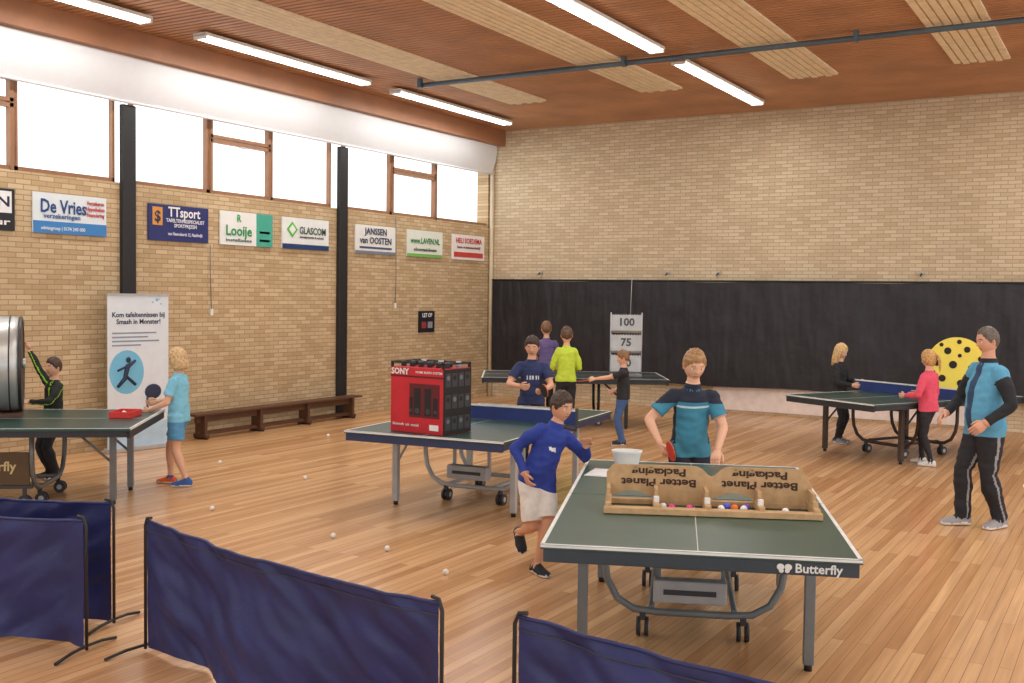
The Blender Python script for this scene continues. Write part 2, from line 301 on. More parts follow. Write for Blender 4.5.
# ------------------------------------------------------------ tables
M_net=mat('net_blue',(40,60,120),0.8); M_line=mat('table_line_white',(226,230,228),0.5)
M_wheel=mat('caster_rubber',(50,52,56),0.5)
def table(cx,cy,deg,top,frame_m,leg_m,L=2.8,W=1.55,net=True,text=False,wheely=(-0.37,0.37),legx=0.61,legy=0.78,shelf=True,sign_panel=False):
    b=MB(); hy=L/2; hx=W/2
    def halftop(s):
        b.box((W,hy-0.006,0.024),(0,s*(hy/2+0.003),0.748),top,bev=0.003)
        z=0.7607
        b.box((W-0.002,0.02,0.0012),(0,s*(hy-0.0102),z),M_line)
        for sx in (-1,1): b.box((0.02,hy-0.012,0.0012),(sx*(hx-0.0102),s*(hy/2),z),M_line)
        b.box((0.004,hy-0.03,0.0012),(0,s*hy/2,z),M_line)
        b.box((W-0.004,0.004,0.012),(0,s*(hy+0.001),0.752),M_line)
        b.box((W-0.03,0.03,0.065),(0,s*(hy-0.02),0.703),frame_m,bev=0.003); b.box((W-0.03,0.03,0.05),(0,s*0.03,0.71),frame_m)
        for sx in (-1,1): b.box((0.03,hy-0.03,0.055),(sx*(hx-0.03),s*hy/2,0.708),frame_m)
        for q in (0.33,0.66): b.box((W-0.08,0.03,0.03),(0,s*hy*q,0.72),frame_m)
        for sx in (-1,1):
            b.box((0.055,0.055,0.70),(sx*legx,s*legy,0.385),leg_m,bev=0.004); b.tube([(sx*legx,s*legy,0.0),(sx*legx,s*legy,0.05)],0.022,M_black)
            b.tube([(sx*legx,s*legy,0.38),(sx*legx*0.98,s*(legy-0.36),0.7)],0.012,leg_m,seg=8)
        b.box((2*legx,0.03,0.04),(0,s*legy,0.66),leg_m)
    halftop(-1); halftop(1)
    for wy in wheely:
        xs=0.52
        pts=[(-xs,wy,0.7),(-xs,wy,0.45),(-xs+0.02,wy,0.33),(-xs+0.08,wy,0.22),(-xs+0.18,wy,0.16),(-0.2,wy,0.15),(0,wy,0.15)]
        pts=pts+[(-p[0],p[1],p[2]) for p in pts[-2::-1]]
        b.tube(pts,0.022,leg_m,seg=10)
        for sx in (-0.29,0.29):
            b.box((0.035,0.035,0.06),(sx,wy,0.13),M_dgrey)
            for q in (-0.024,0.024):
                b.tube([(sx+q-0.012,wy+0.02,0.055),(sx+q+0.012,wy+0.02,0.055)],0.055,M_wheel,seg=18)
                b.tube([(sx+q-0.014,wy+0.02,0.055),(sx+q+0.014,wy+0.02,0.055)],0.025,M_lgrey,seg=12)
    w0,w1=wheely
    for sx in (-0.24,0.24): b.tube([(sx,w0,0.17),(sx,w1,0.17)],0.018,leg_m,seg=8)
    if shelf:
        b.box((0.42,0.1,0.13),(-0.02,w0-0.06,0.30),M_lgrey,bev=0.01); b.box((0.3,0.004,0.03),(-0.02,w0-0.112,0.3),M_dgrey)
        for sx in (-0.2,0.17): b.box((0.025,0.03,0.4),(sx,w0,0.45),leg_m)
    if sign_panel:
        br_=mat('panel_brown',(92,72,48),0.6)
        b.box((0.025,0.95,0.30),(0.50,-0.05,0.36),br_,bev=0.004)
        b.text('Butterfly',0.12,mat('panel_text',(214,196,140)),frame((0.515,0.1,0.38),(0,1,0),(0,0,1)),bold=0.02)
        b.box((0.04,1.0,0.03),(0.50,-0.05,0.195),M_dgrey)
        for yy in (-0.45,0.38):
            b.box((0.03,0.03,0.1),(0.5,yy,0.15),M_dgrey); b.tube([(0.475,yy,0.06),(0.525,yy,0.06)],0.06,M_wheel,seg=18); b.tube([(0.47,yy,0.06),(0.53,yy,0.06)],0.03,M_lgrey,seg=12)
    if net:
        b.box((W+0.24,0.006,0.13),(0,0,0.828),M_net); b.box((W+0.24,0.012,0.018),(0,0,0.902),M_line)
        for sx in (-1,1):
            b.box((0.025,0.03,0.19),(sx*(hx+0.12),0,0.83),M_dgrey,bev=0.003); b.box((0.14,0.04,0.03),(sx*(hx+0.05),0,0.72),M_dgrey)
    if text:
        b.text('Butterfly',0.062,M_line,frame((0.57,-hy+0.02-0.018,0.703),(1,0,0),(0,0,1)),ext=0.001,squeeze=0.22,bold=0.02)
        for sx in (-1,1): b.ball((0.41+sx*0.018,-hy+0.001,0.708),0.018,M_line,scl=(1,0.1,0.9)); b.ball((0.41+sx*0.014,-hy+0.001,0.69),0.012,M_line,scl=(1,0.1,0.9))
    b.obj('table_tennis_table',TR(cx,cy,0,deg)); 
M_topg=mat('table_top_green',(62,88,78),0.38,var=0.03); M_topd=mat('table_top_dark_green',(38,70,66),0.35,var=0.03)
M_legs=mat('table_leg_grey',(126,134,138),0.45,metal=0.2)
table(-2.33,6.19,21.7,M_topg,mat('apron_slate',(56,66,74),0.45),M_legs,net=False,text=True,wheely=(-0.37,0.72))
table(-5.49,8.92,6.3,M_topd,mat('apron_navy',(44,56,92),0.5),M_lgrey,W=1.58)
table(-9.27,6.19,-52.0,M_topd,mat('apron_dark',(40,44,50),0.5),M_grey,net=False,W=1.6,L=2.74,shelf=False,legx=0.36,legy=1.12,sign_panel=True,wheely=(-0.37,0.45))
table(-2.6,14.5,-29.4,M_topd,mat('apron_dark',(40,44,50),0.5),mat('leg_brown',(70,58,52),0.5),W=1.45,shelf=False)
table(-7.6,14.78,-59.5,mat('table_top_charcoal',(40,52,58),0.4),mat('apron_dark',(40,44,50),0.5),M_black,net=False,W=1.5,shelf=False)
# ------------------------------------------------------------ barriers
def barrier(p0,p1,seed,h=0.73,drop=0.02):
    p0=V(p0+(0,));p1=V(p1+(0,)); d=(p1-p0); L=d.length; u=d.normalized(); n=V((-u.y,u.x,0))
    b=MB()
    def f(s,v):
        sag=-0.035*4*s*(1-s)*v
        lat=(0.05*math.sin(s*7+seed)+0.03*math.sin(s*17+seed*2+v*2))*(1-v)*0.8+0.07*noise.noise(V((s*5,v*2.2,seed)))*(1-0.6*v)+0.035*noise.noise(V((s*11+v*5,v*3,seed+5)))+0.012*noise.noise(V((s*26+v*9,v*5,seed+9)))
        edge=min(1,min(s,1-s)*14+0.1)
        return p0+u*(s*L)+n*lat*edge+V((0,0,drop+(h-drop)*v+sag+0.012*noise.noise(V((s*8,0,seed)))*(1-v)))
    b.grid(f,130,40,M_navy)
    b.tube([f(i/40,1.0) for i in range(41)],0.009,M_navy,seg=8)
    b.tube([f(i/40,0.93)+n*-0.004 for i in range(41)],0.003,M_dgrey,seg=6)
    for (p,s) in ((p0,-1),(p1,1)):
        q=p+u*s*0.02
        b.tube([q+V((0,0,0.012)),q+V((0,0,h-0.03)),q+V((0,0,h+0.015))-u*s*0.02,q+V((0,0,h+0.02))-u*s*0.06],0.009,M_black,seg=8)
        b.tube([q+n*0.24+V((0,0,0.01)),q+n*0.12+V((0,0,0.03)),q+V((0,0,0.035)),q-n*0.12+V((0,0,0.03)),q-n*0.24+V((0,0,0.01))],0.009,M_black,seg=8)
    b.obj('court_barrier')
barrier((-4.66,3.99),(-2.44,3.58),1.3)
barrier((-2.07,3.60),(0.22,3.40),2.9)
barrier((-4.95,3.80),(-7.2,3.33),4.4)
barrier((-5.22,4.20),(-7.5,3.66),6.1)
# ------------------------------------------------------------ small things
def bat(P,d,n,col=M_red,name='table_tennis_bat'):
    d=V(d).normalized(); n=V(n); n=(n-d*n.dot(d)).normalized(); x=n.cross(d)
    M=frame(P,x,d); b=MB(); wd=mat('bat_wood',(190,140,90),0.5)
    b.box((0.028,0.11,0.022),(0,0.0,0),wd,bev=0.005)
    for (zz,m_) in ((0.005,col),(-0.005,mat('black_rubber',(30,30,32),0.6)),(0,wd)):
        pts=[]; N=28
        for k in range(N):
            a=2*math.pi*k/N; pts.append((0.076*math.cos(a),0.125+0.08*math.sin(a)))
        t=0.0035
        vs=[(p[0],p[1],zz-t) for p in pts]+[(p[0],p[1],zz+t) for p in pts]
        b.add(vs,[list(range(N))[::-1],[N+k for k in range(N)]]+[[k,(k+1)%N,N+(k+1)%N,N+k] for k in range(N)],m_)
    b.obj(name,M)
M_ball=mat('ball_white',(240,240,235),0.35)
for (x,y) in ((-9.08,8.82),(-4.96,6.56),(-5.59,6.67),(-9.59,11.32),(-4.19,6.23),(-6.9,12.3),(-7.6,8.6),(-1.0,12.6),(-7.2,6.9),(-4.5,5.3)):
    b=MB(); b.ball((0,0,0),0.022,M_ball); b.obj('table_tennis_ball',TR(x,y,0.022))
# red speaker carton with rack
b=MB(); rd=mat('carton_red',(196,38,50),0.55); bk=mat('carton_black',(30,28,32),0.6); rdd=mat('carton_dark_red',(96,24,34),0.55)
b.box((0.60,0.40,0.58),(0,0,0.29),rd,bev=0.004)
b.box((0.004,0.40,0.57),(0.301,0,0.29),bk)
FT=lambda x,z:frame((x,-0.204,z),(1,0,0),(0,0,1))
b.box((0.60,0.003,0.015),(0,-0.2005,0.50),rdd)
b.text('SONY',0.075,M_white,FT(-0.19,0.54),bold=0.03)
b.text('HOME AUDIO SYSTEM',0.03,M_white,FT(0.14,0.54))
b.box((0.34,0.003,0.30),(0.09,-0.2008,0.29),rdd)
for (x,w,hh) in ((0.01,0.075,0.24),(0.13,0.075,0.24),(0.215,0.05,0.16),(-0.06,0.04,0.16)):
    b.box((w,0.003,hh),(x,-0.202,0.16+hh/2),bk); b.tube([(x,-0.2045,0.2),(x,-0.2035,0.2)],w*0.35,M_dgrey,seg=14)
b.text('bluetooth  usb  muteki',0.035,M_white,FT(-0.12,0.07),squeeze=0.3)
b.box((0.1,0.003,0.05),(0.2,-0.202,0.06),M_white)
for i in range(4):
    for j in range(3):
        b.box((0.006,0.075,0.12),(0.304,-0.14+0.093*i,0.10+0.19*j),M_dgrey); b.tube([(0.304,-0.14+0.093*i,0.12+0.19*j),(0.309,-0.14+0.093*i,0.12+0.19*j)],0.022,bk if (i+j)%2 else M_grey,seg=12)
for (x,y) in ((-0.29,-0.19),(0.29,-0.19),(-0.29,0.19),(0.29,0.19)): b.box((0.02,0.02,0.05),(x,y,0.6),bk)
for y in (-0.19,0,0.19): b.box((0.6,0.02,0.014),(0,y,0.62),bk)
for x in (-0.29,-0.15,0,0.15,0.29): b.box((0.014,0.4,0.014),(x,0,0.622),bk)
for i in range(6): b.tube([(-0.25+0.1*i,-0.08,0.58),(-0.25+0.1*i,-0.08,0.63)],0.025,M_dgrey,seg=10); b.tube([(-0.25+0.1*i,0.08,0.58),(-0.25+0.1*i,0.08,0.635)],0.025,M_lgrey if i%2 else bk,seg=10)
b.obj('speaker_carton',TR(-5.47,7.86,0.762,-4))
# cardboard ball game
b=MB()
b.box((1.22,0.07,0.035),(0,-0.28,0.018),M_card,bev=0.003); b.box((1.18,0.05,0.03),(0,0.02,0.015),M_card)
N=60; vs=[];fs=[]
prof=[]
for i in range(N+1):
    x=-0.60+1.2*i/N
    zt=0.235
    c=abs(x-0.02); zt-= 0.06*math.exp(-(c/0.05)**2)
    if x<-0.56: zt=0.235+(x+0.56)*1.2
    if x>0.54: zt=0.235-(x-0.54)*1.5
    zb=0.03+0.05*max(0,math.sin((x+0.6)*math.pi/0.3))
    prof.append((x,zb,zt))
for (y) in (0.0,0.014):
    for (x,zb,zt) in prof: vs.append((x,y,zb)); vs.append((x,y,zt))
o=2*(N+1)
for i in range(N):
    a=2*i; fs.append([a,a+2,a+3,a+1]); fs.append([o+a+1,o+a+3,o+a+2,o+a]); fs.append([a+1,a+3,o+a+3,o+a+1]); fs.append([a,o+a,o+a+2,a+2])
fs.append([0,1,o+1,o]); fs.append([2*N,o+2*N,o+2*N+1,2*N+1])
b.add(vs,fs,M_card)
ink=mat('card_ink',(70,46,34),0.8)
for (x) in (-0.29,0.3): b.text('Better Planet\nPackaging',0.062,ink,frame((x,-0.002,0.165),(-1,0,0),(0,0,-1)),squeeze=0.44,bold=0.03)
for i,x in enumerate((-0.585,-0.31,-0.02,0.28,0.585)):
    b.box((0.035,0.30,0.05),(x,-0.13,0.03),M_card,bev=0.003)
    b.box((0.02,0.18,0.08),(x,-0.08,0.08),M_card)
    b.box((0.032,0.03,0.035),(x,-0.2,0.07),M_white if i not in (0,4) else M_card,bev=0.004)
for (x,y,c) in ((-0.22,-0.19,(226,70,150)),(-0.27,-0.17,(240,240,240)),(0.1,-0.1,(90,110,230)),(0.14,-0.15,(240,120,60)),(0.21,-0.12,(110,90,220)),(0.19,-0.17,(240,240,240)),(0.06,-0.18,(240,240,240)),(-0.12,-0.2,(226,70,150)),(0.42,-0.2,(240,240,240))):
    b.ball((x,y,0.022),0.022,mat('ball_%d_%d'%(c[0],c[1]),c,0.4))
T1=TR(-2.32,6.20,0,21.7)
b.obj('cardboard_ball_game',T1@TR(0.065,-0.25,0.763,3))
b=MB(); N=24; prof=[(0.075,0),(0.095,0.10),(0.102,0.10),(0.102,0.115),(0.092,0.115),(0.072,0.01),(0,0.01)]
vs=[];fs=[]
for (r,z) in prof:
    for k in range(N):
        a=2*math.pi*k/N; vs.append((r*math.cos(a)*1.1,r*math.sin(a)*0.8,z))
for i in range(len(prof)-1):
    for k in range(N): fs.append([i*N+k,i*N+(k+1)%N,(i+1)*N+(k+1)%N,(i+1)*N+k])
fs.append(list(range(N))[::-1])
b.add(vs,fs,M_white); b.obj('plastic_tub',T1@TR(-0.48,1.15,0.762,0))
b=MB(); b.box((0.21,0.30,0.004),(0,0,0.002),M_white); b.box((0.2,0.29,0.003),(0.01,0.01,0.0055),M_fabw,rot=0.1); b.obj('paper_sheets',T1@TR(-0.62,0.78,0.762,-10))
# score tower
b=MB()
for i,(t) in enumerate(('50','75','100')):
    z=0.05+i*0.31; yoff=0.12*i-0.12
    R=Matrix.Rotation(math.radians(-14),4,'X')
    M=TR(0,yoff,z)@R
    b.box((0.46,0.012,0.24),(0,-0.12,0.13),M_lgrey,bev=0.003,M=M); b.box((0.46,0.2,0.012),(0,-0.02,0.01),M_white,M=M)
    for sx in (-0.23,0.23): b.box((0.012,0.2,0.2),(sx,-0.02,0.1),M_lgrey,M=M)
    b.text(t,0.17,M_dgrey,M@frame((0,-0.128,0.13),(1,0,0),(0,0,1)),bold=0.03)
    for q in range(-5,6): b.box((0.006,0.006,0.27),(q*0.042,-0.118,0.13),M_white,M=M)
for sx in (-0.24,0.24):
    for y in (-0.1,0.2): b.tube([(sx,y,0),(sx,y+0.02,0.98)],0.008,M_lgrey,seg=6)
b.box((0.5,0.4,0.015),(0,0.03,0.008),M_lgrey)
b.obj('score_target_tower',TR(-6.88,15.18,0.762,24))
# cheese board
b=MB(); ch=mat('cheese_yellow',(246,226,92),0.6,var=0.02); dkr=mat('cheese_hole',(40,34,30),0.8)
N=48; 
def disc(R,y0,y1,cx,cz,m):
    vs=[(cx+R*math.cos(2*math.pi*k/N),y0,cz+R*math.sin(2*math.pi*k/N)) for k in range(N)]+[(cx+R*math.cos(2*math.pi*k/N),y1,cz+R*math.sin(2*math.pi*k/N)) for k in range(N)]
    b.add(vs,[list(range(N)),[N+k for k in range(N)][::-1]]+[[k,N+k,N+(k+1)%N,(k+1)%N] for k in range(N)],m)
disc(0.38,0,0.03,0,0.38,ch)
for (x,z,r) in ((-0.12,0.58,0.045),(0.12,0.60,0.04),(-0.25,0.42,0.04),(-0.05,0.40,0.05),(0.18,0.36,0.045),(-0.18,0.22,0.045),(0.05,0.16,0.045),(0.02,0.70,0.03),(0.29,0.48,0.035),(-0.29,0.3,0.025),(0.03,0.52,0.025),(-0.2,0.66,0.025),(0.25,0.2,0.03)): disc(r,-0.004,0.0,x,z,dkr)
b.box((0.04,0.3,0.3),(-0.2,0.16,0.15),M_card); b.box((0.04,0.3,0.3),(0.2,0.16,0.15),M_card); b.box((0.6,0.3,0.02),(0,0.12,0.01),M_card)
b.obj('cheese_target_board',TR(-2.04,14.94,0.762,20))
# red tray + drum
b=MB(); b.box((0.30,0.20,0.012),(0,0,0.006),M_red,bev=0.003)
for (sx,sy,w,d) in ((0,0.1,0.3,0.012),(0,-0.1,0.3,0.012),(0.15,0,0.012,0.2),(-0.15,0,0.012,0.2)): b.box((w,d,0.06),(sx,sy,0.03),M_red,bev=0.003)
b.ball((0.05,0.02,0.034),0.02,M_ball); b.ball((-0.04,-0.03,0.034),0.02,M_ball)
b.obj('red_tray',TR(-8.46,6.98,0.762,-60))
b=MB(); sil=mat('silver_rim',(196,198,196),0.35,metal=0.6); brn=mat('drum_inside',(84,58,42),0.5)
RW=0.46; cz=0.50; HW=0.16
b.tube([(-HW,0,cz),(-HW*0.6,0,cz),(HW*0.6,0,cz),(HW,0,cz)],[RW*0.97,RW,RW,RW*0.97],sil,seg=64)
for sx in (-1,1):
    ring=[(sx*HW,RW*0.97*math.cos(2*math.pi*k/56),cz+RW*0.97*math.sin(2*math.pi*k/56)) for k in range(57)]
    b.tube(ring,0.016,mat('dark_rim',(70,70,70),0.4,metal=0.6),seg=8,side=V((1,0,0)))
    b.tube([(sx*HW,0,cz),(sx*(HW+0.006),0,cz)],RW*0.86,brn,seg=48)
    b.tube([(sx*HW,0,cz),(sx*(HW+0.04),0,cz)],0.05,sil,seg=16)
for q in (-0.07,0.07):
    ring=[(q,RW*1.005*math.cos(2*math.pi*k/56),cz+RW*1.005*math.sin(2*math.pi*k/56)) for k in range(57)]
    b.tube(ring,0.007,M_dgrey,seg=6,side=V((1,0,0)))
b.box((0.34,0.5,0.04),(0,0,0.02),brn)
b.obj('spinning_drum',TR(-9.47,6.37,0.762,53))
# ------------------------------------------------------------ people
def skin(c): return mat('skin_%d'%c[0],c,0.55,var=0.04)
def person(name,loc,face,H,cl,wr=None,an=None,lean=0,side=0,twist=0,hyaw=0,hpitch=0,hroll=0,hh=0.158,bulk=1.0,drop=0,vox=0.0125,curl=(35,35),hairstyle='short',hair=(90,66,44),skinc=(228,178,148),palm=None,footyaw=(8,-8),footpitch=(0,0),paint=None,elbow=None,knee=None,belly=0,seed=1,cuts=()):
    S=H
    src_v=[];src_f=[];src_i=[]
    pv=lambda p: V(p)*S
    def addloft(pts,rad,label,part,side=V((1,0,0)),seg=18,cap=('round','round'),step=0.012):
        pts=[V(p) for p in pts]; rad=[(r if isinstance(r,(tuple,list)) else (r,r)) for r in rad]
        P=[];R=[];T=[]
        for i in range(len(pts)-1):
            n=max(1,int(math.ceil((pts[i+1]-pts[i]).length/step)))
            for k in range(n):
                t=k/n; P.append(pts[i].lerp(pts[i+1],t)); R.append((rad[i][0]*(1-t)+rad[i+1][0]*t,rad[i][1]*(1-t)+rad[i+1][1]*t)); T.append(i+t)
        P.append(pts[-1]);R.append(rad[-1]);T.append(len(pts)-1)
        def cap_r(p,r,t,d):
            out=[]
            m=min(r)
            for q in (0.4,0.75,0.95):
                out.append((p+d*m*q,(r[0]*math.sqrt(1-q*q),r[1]*math.sqrt(1-q*q)),t))
            return out
        d0=(P[0]-P[1]).normalized(); d1=(P[-1]-P[-2]).normalized()
        L=list(zip(P,R,T))
        if cap[0]=='round': L=cap_r(P[0],R[0],T[0],d0)[::-1]+L
        if cap[1]=='round': L=L+cap_r(P[-1],R[-1],T[-1],d1)
        o=len(src_v); n=len(L); prev=None
        for i,(p,r,t) in enumerate(L):
            if i==0: tg=L[1][0]-p
            elif i==n-1: tg=p-L[-2][0]
            else: tg=L[i+1][0]-L[i-1][0]
            tg.normalize()
            a=side if prev is None else prev
            a=(a-tg*a.dot(tg))
            if a.length<1e-4: a=tg.orthogonal()
            a.normalize(); bb=tg.cross(a); prev=a
            for k in range(seg):
                q=2*math.pi*k/seg
                src_v.append(p+a*r[0]*math.cos(q)+bb*r[1]*math.sin(q))
                src_i.append((label(t) if callable(label) else label,part,t,q))
        for i in range(n-1):
            for k in range(seg):
                k2=(k+1)%seg; src_f.append([o+i*seg+k,o+i*seg+k2,o+(i+1)*seg+k2,o+(i+1)*seg+k])
        src_f.append([o+k for k in range(seg)][::-1]); src_f.append([o+(n-1)*seg+k for k in range(seg)])
    lr=math.radians(lean); sr=math.radians(side)
    t=V((math.sin(sr),math.sin(lr),math.cos(lr)*math.cos(sr))).normalized()
    pel=V((0,0,0.52-drop))*S
    tw=math.radians(twist); sh=V((math.cos(tw),math.sin(tw),0)); sh=(sh-t*sh.dot(t)).normalized()
    X0=V((1,0,0)); X0=(X0-t*X0.dot(t)).normalized()
    ax=lambda k: pel+t*k*S
    adult=hh<0.14
    shc=0.300 if adult else 0.292
    shw=(0.108 if adult else 0.096)*bulk
    shoulder=[ax(shc-0.040)+sh*shw*S, ax(shc-0.040)-sh*shw*S]
    neckb=ax(shc+0.02)
    hp=math.radians(hpitch); 
    tn=(t+V((0,0,1))*0.6).normalized()
    headc=neckb+tn*((1-0.52-shc-0.02-hh/2))*S+V((0,0.006,0))*S
    hip=[pel+V((0.045,0,-0.01))*S,pel+V((-0.045,0,-0.01))*S]
    wr=wr or [(0.165,0.04,0.50),(-0.165,0.04,0.50)]
    an=an or [(0.05,0.0,0.045),(-0.05,0.0,0.045)]
    wr=[pv(w) for w in wr]; an=[pv(a) for a in an]
    def ik(a,c,l1,l2,pole):
        d=c-a; L=d.length; mx=(l1+l2)*0.995
        if L>mx: c=a+d*(mx/L); d=c-a; L=mx
        x=(l1*l1-l2*l2+L*L)/(2*L); hgt=math.sqrt(max(0,l1*l1-x*x)); u=d.normalized()
        p=V(pole); p=(p-u*p.dot(u)); p.normalize()
        return a+u*x+p*hgt,c
    B=bulk
    elbow=elbow or [(0.35,-0.8,-0.3),(-0.35,-0.8,-0.3)]
    knee=knee or [(0.1,1,0),(-0.1,1,0)]
    sk='skin'
    top=cl['top']; bot=cl['bottom']; long_s=cl.get('sleeve','short')=='long'; slab=cl.get('sleeve_label',top)
    tor=[(-0.05,.056,.052),(-0.015,.080,.062),(0.03,.080,.060),(0.10,.070,.052),(0.17,.077,.056),(0.225,.084,.058),(0.256,.080,.052),(shc-0.016,.060,.044),(shc+0.004,.040,.038),(shc+0.022,.033,.034),(shc+0.06,.029,.031),(shc+0.10,.029,.032)]
    addloft([ax(k[0]) + V((0,1,0))*(belly*S*0.5 if 0.0<k[0]<0.2 else 0) for k in tor],[(k[1]*S*B,(k[2]+(belly if 0.0<k[0]<0.2 else 0))*S*B) for k in tor],top,'torso',side=X0,seg=30)
    hem=cl.get('hem',-0.035); lo=cl.get('loose',0.008)
    shirt=[(hem,.085+lo,.066+lo),(0.03,.084+lo,.064+lo),(0.10,.076+lo,.058+lo),(0.17,.080+lo*.6,.060+lo*.6),(0.225,.086+lo*.4,.061+lo*.4),(0.254,.084,.055),(shc-0.016,.062,.047),(shc+0.000,.044,.041),(shc+0.008,.037,.038)]
    addloft([ax(k[0])+V((0,1,0))*(belly*S*0.5 if 0.0<k[0]<0.2 else 0) for k in shirt],[(k[1]*S*B,(k[2]+(belly if -0.02<k[0]<0.2 else 0))*S*B) for k in shirt],top,'shirt',side=X0,seg=30,cap=('flat','flat'))
    ncut=shc+0.012
    if cl.get('collar'):
        ncut=shc+0.026
        addloft([ax(shc-0.002),ax(shc+0.026)],[(.044*S,.045*S),(.037*S,.040*S)],cl['collar'],'collar',side=X0,cap=('flat','flat'))
    planes=[(ax(hem+0.002),t.copy()),(ax(ncut),t.copy())]
    for c_ in cuts: planes.append((ax(c_),t.copy()))
    elb=[];wrp=[];armcut=[];legcut=[]
    for i in (0,1):
        sg=1 if i==0 else -1
        e,w=ik(shoulder[i],wr[i],0.165*S,0.143*S,elbow[i]); elb.append(e);wrp.append(w)
        ra=[.033,.028,.0235,.0235,.020,.0155]
        up_=[shoulder[i]-sh*sg*0.02*S,shoulder[i].lerp(e,0.5),e,e.lerp(w,0.25),e.lerp(w,0.6),w]
        if long_s:
            addloft(up_,[r*1.22*S*B for r in ra[:-1]]+[.022*S*B],slab,'arm%d'%i,seg=18)
            armcut.append((e.lerp(w,0.985),(w-e).normalized()))
        else:
            sl=cl.get('sl',0.68)
            addloft(up_,[r*S*B for r in ra],sk,'arm%d'%i,seg=18)
            q=shoulder[i].lerp(e,sl)
            addloft([shoulder[i]-sh*sg*0.03*S+V((0,0,-0.004))*S,shoulder[i],q],[.034*S*B,.036*S*B,.040*S*B],slab,'sleeve%d'%i,seg=20,cap=('round','flat'))
            armcut.append((shoulder[i].lerp(e,sl-0.005),(e-shoulder[i]).normalized()))
        planes.append(armcut[-1])
        kn,a=ik(hip[i],an[i],0.245*S,0.235*S,knee[i]); an[i]=a
        lg=[hip[i],hip[i].lerp(kn,0.45),kn,kn.lerp(a,0.3),kn.lerp(a,0.7),a]
        lrad=[.054,.046,.033,.034,.023,.019]
        bt=cl.get('legs','long')
        if bt=='long':
            k_=cl.get('legloose',1.15)
            addloft(lg,[r*k_*S*B for r in lrad[:3]]+[.037*k_*S*B,.031*k_*S*B,.029*k_*S*B],bot,'leg%d'%i,seg=24,cap=('round','flat'))
            legcut.append(None)
        elif bt=='tight':
            addloft(lg,[r*1.05*S*B for r in lrad],bot,'leg%d'%i,seg=18); legcut.append(None)
        else:
            sock=cl.get('sock'); f=cl.get('short_len',0.8)
            addloft(lg,[r*S*B for r in lrad],(lambda tt,sock=sock: sock if (sock and tt>cl.get('sockt',4.0)) else sk),'leg%d'%i,seg=18)
            q=hip[i].lerp(kn,f)
            addloft([hip[i],q],[.062*S*B,.060*S*B],bot,'short%d'%i,seg=22,cap=('round','flat'))
            legcut.append((hip[i].lerp(kn,f-0.01),(kn-hip[i]).normalized())); planes.append(legcut[-1])
        fy=math.radians(footyaw[i]); fp=math.radians(footpitch[i])
        fd=V((math.sin(fy),math.cos(fy),0)); dn=V((0,0,-1))
        fdir=(fd*math.cos(fp)+dn*math.sin(fp)).normalized(); upv=(V((0,0,1))*math.cos(fp)+fd*math.sin(fp)).normalized()
        sidev=fdir.cross(upv).normalized()
        base=a-upv*0.043*S
        sec=[(-.040,.020,.030),(-.030,.026,.036),(0.0,.028,.044),(0.03,.029,.036),(0.06,.032,.026),(0.085,.032,.022),(0.105,.026,.018),(0.115,.014,.012)]
        o=len(src_v); sg2=20
        for j,(yy,wd,hg) in enumerate(sec):
            for k in range(sg2):
                q=2*math.pi*k/sg2; cx_=math.cos(q); sz=math.sin(q)
                zz=hg*sz+hg*0.55; zz=max(zz,0.0)
                if zz<hg*0.2: zz*=0.3
                src_v.append(base+fdir*yy*S+sidev*(cx_*wd*S)+upv*zz*S)
                src_i.append((cl.get('sole','sole') if zz<0.014 else cl.get('shoe','shoe'),'foot%d'%i,zz,q))
        for j in range(len(sec)-1):
            for k in range(sg2):
                k2=(k+1)%sg2; src_f.append([o+j*sg2+k,o+(j+1)*sg2+k,o+(j+1)*sg2+k2,o+j*sg2+k2][::-1])
        src_f.append([o+k for k in range(sg2)][::-1]); src_f.append([o+(len(sec)-1)*sg2+k for k in range(sg2)])
    me=bpy.data.meshes.new('src'); me.from_pydata([tuple(v) for v in src_v],[],src_f)
    bmf=bmesh.new(); bmf.from_mesh(me)
    bmesh.ops.recalc_face_normals(bmf,faces=bmf.faces[:]); bmf.to_mesh(me); bmf.free()
    ob=bpy.data.objects.new('src',me); bpy.context.collection.objects.link(ob)
    md=ob.modifiers.new('r','REMESH'); md.mode='VOXEL'; md.voxel_size=vox; md.use_smooth_shade=True
    ms=ob.modifiers.new('s','SMOOTH'); ms.factor=0.5; ms.iterations=3
    dg=bpy.context.evaluated_depsgraph_get(); em=bpy.data.meshes.new_from_object(ob.evaluated_get(dg))
    bpy.data.objects.remove(ob)
    bmf=bmesh.new(); bmf.from_mesh(em)
    for (pc,pn_) in planes:
        bmesh.ops.bisect_plane(bmf,geom=bmf.verts[:]+bmf.edges[:]+bmf.faces[:],dist=0.0004,plane_co=pc,plane_no=pn_)
    bmf.normal_update(); bmf.to_mesh(em); bmf.free(); em.update()
    kd=KDTree(len(src_v))
    for i,v in enumerate(src_v): kd.insert(v,i)
    kd.balance()
    nv=[v.co.copy() for v in em.vertices]; nn=[v.normal.copy() for v in em.vertices]
